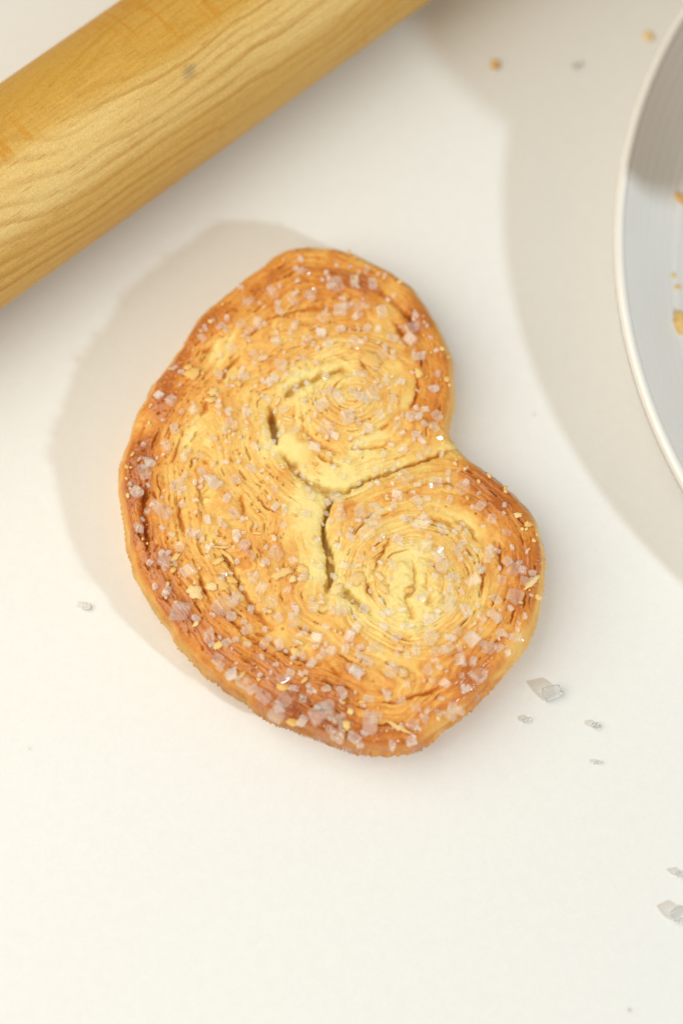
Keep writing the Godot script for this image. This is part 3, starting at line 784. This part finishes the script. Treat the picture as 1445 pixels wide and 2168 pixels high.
func crystal_block(r: RandomNumberGenerator) -> ArrayMesh:
	var half := Vector3(0.5, r.randf_range(0.30, 0.46), r.randf_range(0.32, 0.5))
	var cut := r.randf_range(0.05, 0.16)
	var pts := PackedVector3Array()
	var shift := {}
	for sx in [-1, 1]:
		for sy in [-1, 1]:
			for sz in [-1, 1]:
				var c := Vector3(sx * half.x, sy * half.y, sz * half.z) * Vector3(r.randf_range(0.62, 1.0), r.randf_range(0.66, 1.0), r.randf_range(0.62, 1.0))
				shift[Vector3i(sx, sy, sz)] = c
	var st := SurfaceTool.new()
	st.begin(Mesh.PRIMITIVE_TRIANGLES)
	st.set_smooth_group(-1)
	var corner := func(k: Vector3i, axis: int) -> Vector3:
		var c: Vector3 = shift[k]
		var v := c
		for q in 3:
			if q != axis:
				v[q] -= k[q] * cut
		return v
	var quad := func(a: Vector3, b: Vector3, c: Vector3, d: Vector3) -> void:
		var mid := (a + b + c + d) * 0.25
		var list := [a, b, c, a, c, d]
		if (b - a).cross(c - a).dot(mid) > 0.0:
			list = [a, c, b, a, d, c]
		for v in list:
			st.add_vertex(v)
	var tri := func(a: Vector3, b: Vector3, c: Vector3) -> void:
		var list := [a, b, c]
		if (b - a).cross(c - a).dot(a + b + c) > 0.0:
			list = [a, c, b]
		for v in list:
			st.add_vertex(v)
	for axis in 3:
		var u := (axis + 1) % 3
		var v := (axis + 2) % 3
		for sgn in [-1, 1]:
			var ks: Array[Vector3i] = []
			for uv in [[-1, -1], [1, -1], [1, 1], [-1, 1]]:
				var k := Vector3i.ZERO
				k[axis] = sgn
				k[u] = uv[0]
				k[v] = uv[1]
				ks.append(k)
			quad.call(corner.call(ks[0], axis), corner.call(ks[1], axis), corner.call(ks[2], axis), corner.call(ks[3], axis))
		for su in [-1, 1]:
			for sv in [-1, 1]:      # edges that run along the axis
				var k0 := Vector3i.ZERO
				k0[axis] = -1
				k0[u] = su
				k0[v] = sv
				var k1 := k0
				k1[axis] = 1
				quad.call(corner.call(k0, u), corner.call(k1, u), corner.call(k1, v), corner.call(k0, v))
	for k in shift:
		tri.call(corner.call(k, 0), corner.call(k, 1), corner.call(k, 2))
	st.generate_normals()
	return st.commit()


func sugar_material(c: Color, cloudy: float, rough: float) -> StandardMaterial3D:
	var m := StandardMaterial3D.new()
	var s := c.linear_to_srgb()
	m.albedo_color = Color(s.r, s.g, s.b, cloudy)
	m.transparency = BaseMaterial3D.TRANSPARENCY_ALPHA
	m.roughness = rough
	return m


func make_sugar(root: Node3D) -> void:
	for k in 18:
		crystal_meshes.append(crystal_shape(100 + k, 1 if k < 9 else 2 + k % 2))
	sugar_mats = [sugar_material(Color(0.98, 0.92, 0.82), 0.20, 0.05), sugar_material(Color(0.98, 0.92, 0.83), 0.29, 0.10), sugar_material(Color(0.98, 0.94, 0.87), 0.13, 0.03)]
	var r := RandomNumberGenerator.new()
	r.seed = 99
	var spots: Array = []
	for c in crystals:
		var p := Vector2(c.x, c.y)
		for k in 12:      # a crystal that the outline would leave in the air moves in onto the rim
			if inside_by(p.x, p.y) > 1.1:
				break
			p = p.move_toward(Vector2(-2, 0), 0.25)
		spots.append(Vector3(p.x, p.y, c.z))
	var placed := PackedVector2Array()
	for c in spots:
		placed.append(Vector2(c.x, c.y))
	var tries := 0
	while spots.size() < 680 and tries < 20000:
		tries += 1
		var p := Vector2(r.randf_range(-46, 43), r.randf_range(-56, 53))
		if inside_by(p.x, p.y) < 2.2 or height_at(p.x, p.y) < 11.2:
			continue
		var clear := true
		for q in placed:
			if q.distance_squared_to(p) < 1.4:
				clear = false
				break
		if clear and r.randf() < 0.75:
			placed.append(p)
			spots.append(Vector3(p.x, p.y, r.randf_range(0.7, 1.75)))
	spots.sort_custom(func(a, b): return a.z > b.z)
	var small: Array[Transform3D] = []
	for k in spots.size():
		var c: Vector3 = spots[k]
		var size := c.z * r.randf_range(1.0, 1.22)
		var flat := r.randf_range(0.75, 1.0)
		var b := Basis.from_euler(Vector3(r.randf_range(-0.45, 0.45), r.randf_range(0, TAU), r.randf_range(-0.45, 0.45))).scaled_local(Vector3(size, size * flat, size) * MM)
		var y := height_at(c.x, c.y) + size * 0.26 * flat
		var at := Vector3(c.x, y, c.y) * MM
		var which := r.randi_range(0, 8) if r.randf() < 0.68 else r.randi_range(9, 17)
		var dull := r.randf()
		if k < 300:
			var o := mesh_node("sugar_crystal", crystal_meshes[which], sugar_mats[2 if c.z > 3.1 else (0 if dull < 0.5 else (1 if dull < 0.7 else 2))], root)
			o.transform = Transform3D(b, at)
		else:
			small.append(Transform3D(b, at))
	var mm := MultiMesh.new()
	mm.transform_format = MultiMesh.TRANSFORM_3D
	mm.mesh = crystal_meshes[2]
	mm.instance_count = small.size()
	for k in small.size():
		mm.set_instance_transform(k, small[k])
	var mi := MultiMeshInstance3D.new()
	mi.name = "sugar_grains"
	mi.multimesh = mm
	mi.material_override = sugar_mats[1]
	mi.set_meta("kind", "stuff")
	root.add_child(mi, true)


# ---------------------------------------------------------------- flakes and crumbs
func flake_shape(sd: int, w: float, l: float, thick: float) -> ArrayMesh:
	# a thin torn piece of crust: ragged outline, curled, with a rim of its own thickness
	var r := RandomNumberGenerator.new()
	r.seed = sd
	var n := 22 if w + l > 3.0 else 9
	var curl := r.randf_range(-0.10, 0.14)
	var rings := [0.0, 0.55, 1.0]
	var rag := PackedFloat32Array()
	for i in n:
		rag.append(r.randf_range(0.62, 1.05))
	var place := func(i: int, t: float, up: float) -> Vector3:
		var a := TAU * i / n
		var q := Vector2(cos(a) * w, sin(a) * l) * 0.5 * t * (rag[i % n] if t > 0.6 else 0.9)
		return Vector3(q.x, up + curl * q.length_squared() / maxf(w, l) + 0.12 * thick * sin(q.x * 5.0 + q.y * 3.0), q.y) * MM
	var st := SurfaceTool.new()
	st.begin(Mesh.PRIMITIVE_TRIANGLES)
	st.set_smooth_group(0)
	for i in n:
		var tri := [place.call(0, 0.0, thick), place.call(i, 0.55, thick), place.call(i + 1, 0.55, thick)]
		tri += [place.call(i, 0.55, thick), place.call(i, 1.0, thick * 0.55), place.call(i + 1, 0.55, thick), place.call(i + 1, 0.55, thick), place.call(i, 1.0, thick * 0.55), place.call(i + 1, 1.0, thick * 0.55)]
		tri += [place.call(i, 1.0, thick * 0.55), place.call(i, 1.0, 0.0), place.call(i + 1, 1.0, thick * 0.55), place.call(i + 1, 1.0, thick * 0.55), place.call(i, 1.0, 0.0), place.call(i + 1, 1.0, 0.0)]
		tri += [place.call(0, 0.0, 0.0), place.call(i + 1, 1.0, 0.0), place.call(i, 1.0, 0.0)]
		for v in tri:
			st.add_vertex(v)
	st.generate_normals()
	return st.commit()


var flake_mats: Array[StandardMaterial3D] = []


func make_flakes(root: Node3D) -> void:
	for c in [Color(0.84, 0.56, 0.20), Color(0.80, 0.48, 0.14), Color(0.86, 0.63, 0.28)]:
		flake_mats.append(mat(c, 0.6))
	var r := RandomNumberGenerator.new()
	r.seed = 17
	var bits: Array = flakes.duplicate()
	var guard := 0
	var lump := noise(77, 0.09, 2)
	while bits.size() < flakes.size() + 130 and guard < 20000:      # fine crumbs, most of them clinging to the rim
		guard += 1
		var p := Vector2(r.randf_range(-47, 44), r.randf_range(-58, 54))
		var d := inside_by(p.x, p.y)
		if d < 0.9 or (d > 4.5 and r.randf() < 0.9) or lump.get_noise_2d(p.x, p.y) < 0.05:
			continue
		var w := r.randf_range(0.4, 1.0)
		bits.append(Vector4(p.x, p.y, w, w * r.randf_range(0.7, 1.8)))
	for k in bits.size():
		var f: Vector4 = bits[k]
		var o := mesh_node("pastry_flake", flake_shape(500 + k, f.z, f.w, 0.45 if k < flakes.size() else 0.5 * f.z), flake_mats[r.randi() % 3], root)
		var lean := r.randf_range(-0.12, 0.12)
		o.transform = Transform3D(Basis.from_euler(Vector3(lean, r.randf_range(-0.9, 0.9), r.randf_range(-0.1, 0.1))), Vector3(f.x, height_at(f.x, f.y) + 0.1, f.y) * MM)


func make_unseen_pile() -> void:
	# unseen palmiers on the plate, beyond the right edge: the leaning one is posed to cast the shadow that falls over the rim onto the table
	var turns := [Basis(Vector3.BACK, -0.135) * Basis(Vector3.RIGHT, -0.449) * Basis(Vector3.UP, 1.428), Basis(Vector3.UP, 3.9)]
	var spots := [Vector3(136.2, 33.4, -58.1), Vector3(166.0, 4.7, -42.0)]  # both out of view; the flat one is added as a support
	var said := ["unseen palmier leaning up on the plate, posed so its shadow crosses the rim onto the table", "unseen palmier lying flat on the plate, added under the leaning one"]
	for k in 2:
		var root := Node3D.new()
		root.name = "palmier"
		add_child(root, true)
		root.transform = Transform3D(turns[k], spots[k] * MM)
		mesh_node("crust", pastry_mesh, null, root)
		tag(root, said[k], "palmier", "unseen palmiers on the plate")


func loose_crystal(at: Vector2, size: Vector3, turn: float, which: int, label: String, h := 0.0) -> void:
	var m: StandardMaterial3D = clear_sugar
	var o := mesh_node("loose_sugar_crystal", crystal_meshes[which], m)
	o.transform = Transform3D(Basis(Vector3.UP, turn).scaled_local(size * 0.84 * MM), Vector3(at.x, h + 0.37 * size.y, at.y) * MM)
	tag(o, label, "sugar crystal", "loose sugar crystals on the table")


func crumb(called: String, at: Vector2, w: float, l: float, thick: float, turn: float, which: int, label: String, h := 0.0, group := "crumbs on the plate") -> void:
	var o := mesh_node(called, flake_shape(900 + int(at.y * 3.0) + which, w, l, thick), flake_mats[which])
	o.transform = Transform3D(Basis(Vector3.UP, turn), Vector3(at.x, h + 0.05, at.y) * MM)
	tag(o, label, "crumb", group)


var clear_sugar: StandardMaterial3D


func make_loose_things() -> void:
	clear_sugar = sugar_material(Color(0.98, 0.98, 0.97), 0.28, 0.05)
	clear_sugar.refraction_enabled = true
	clear_sugar.refraction_scale = 0.05
	loose_crystal(Vector2(43.1, 39.3), Vector3(5.2, 4.2, 4.2), 0.35, 0, "large clear sugar crystal, the biggest loose one beside the palmier's lower right")
	loose_crystal(Vector2(37.8, 45.0), Vector3(2.5, 1.8, 1.8), 0.1, 1, "small clear sugar crystal just below and left of the largest loose one")
	loose_crystal(Vector2(51.9, 46.1), Vector3(2.6, 1.9, 1.9), -0.1, 3, "small clear sugar crystal to the right of the largest loose one")
	loose_crystal(Vector2(52.0, 53.6), Vector3(2.6, 1.2, 1.3), 0.15, 4, "thinnest sliver of clear sugar, alone below the other small crystals")
	loose_crystal(Vector2(67.4, 76.2), Vector3(3.2, 2.3, 2.4), 0.05, 5, "squarish clear sugar crystal at the right edge, upper of two")
	loose_crystal(Vector2(66.6, 84.0), Vector3(4.4, 3.2, 3.8), 0.5, 6, "chunky clear sugar crystal at the right edge, lowest of all")
	loose_crystal(Vector2(-53.0, 21.0), Vector3(2.7, 1.5, 1.9), -0.15, 7, "faint clear sugar crystal on the bare table left of the palmier's shadow")
	loose_crystal(Vector2(53.5, -107.1), Vector3(2.6, 2.0, 2.2), 0.6, 8, "blurred greyish sugar crystal between the rolling pin and the plate")
	crumb("table_crumb", Vector2(35.0, -107.3), 2.6, 2.8, 1.2, 0.0, 1, "small round orange crumb on the table between rolling pin and plate", 0.0, "crumbs on the table")
	crumb("table_crumb", Vector2(70.4, -114.7), 2.4, 3.2, 0.7, 0.5, 2, "pale faint crumb on the table right against the plate's upper rim", 0.0, "crumbs on the table")
	crumb("plate_crumb", Vector2(74.5, -71.3), 5.2, 2.2, 1.2, -0.6, 1, "long orange crumb in the plate, in the brown shadow", 4.3)
	crumb("plate_crumb", Vector2(72.1, -52.5), 2.2, 1.6, 0.5, 0.9, 2, "pale curved crumb in the plate above the largest crumb", 4.3)
	crumb("plate_crumb", Vector2(73.0, -49.9), 2.2, 1.2, 0.5, 0.2, 0, "tiny yellow crumb in the plate just over the largest crumb", 4.3)
	crumb("plate_crumb", Vector2(73.4, -41.6), 4.6, 6.2, 1.6, 0.1, 0, "largest golden crumb in the plate, cut by the photo's edge", 4.3)
	crumb("plate_crumb", Vector2(72.6, -19.2), 2.6, 3.0, 1.2, 0.4, 1, "lowest orange crumb in the plate near its lower rim", 4.3)
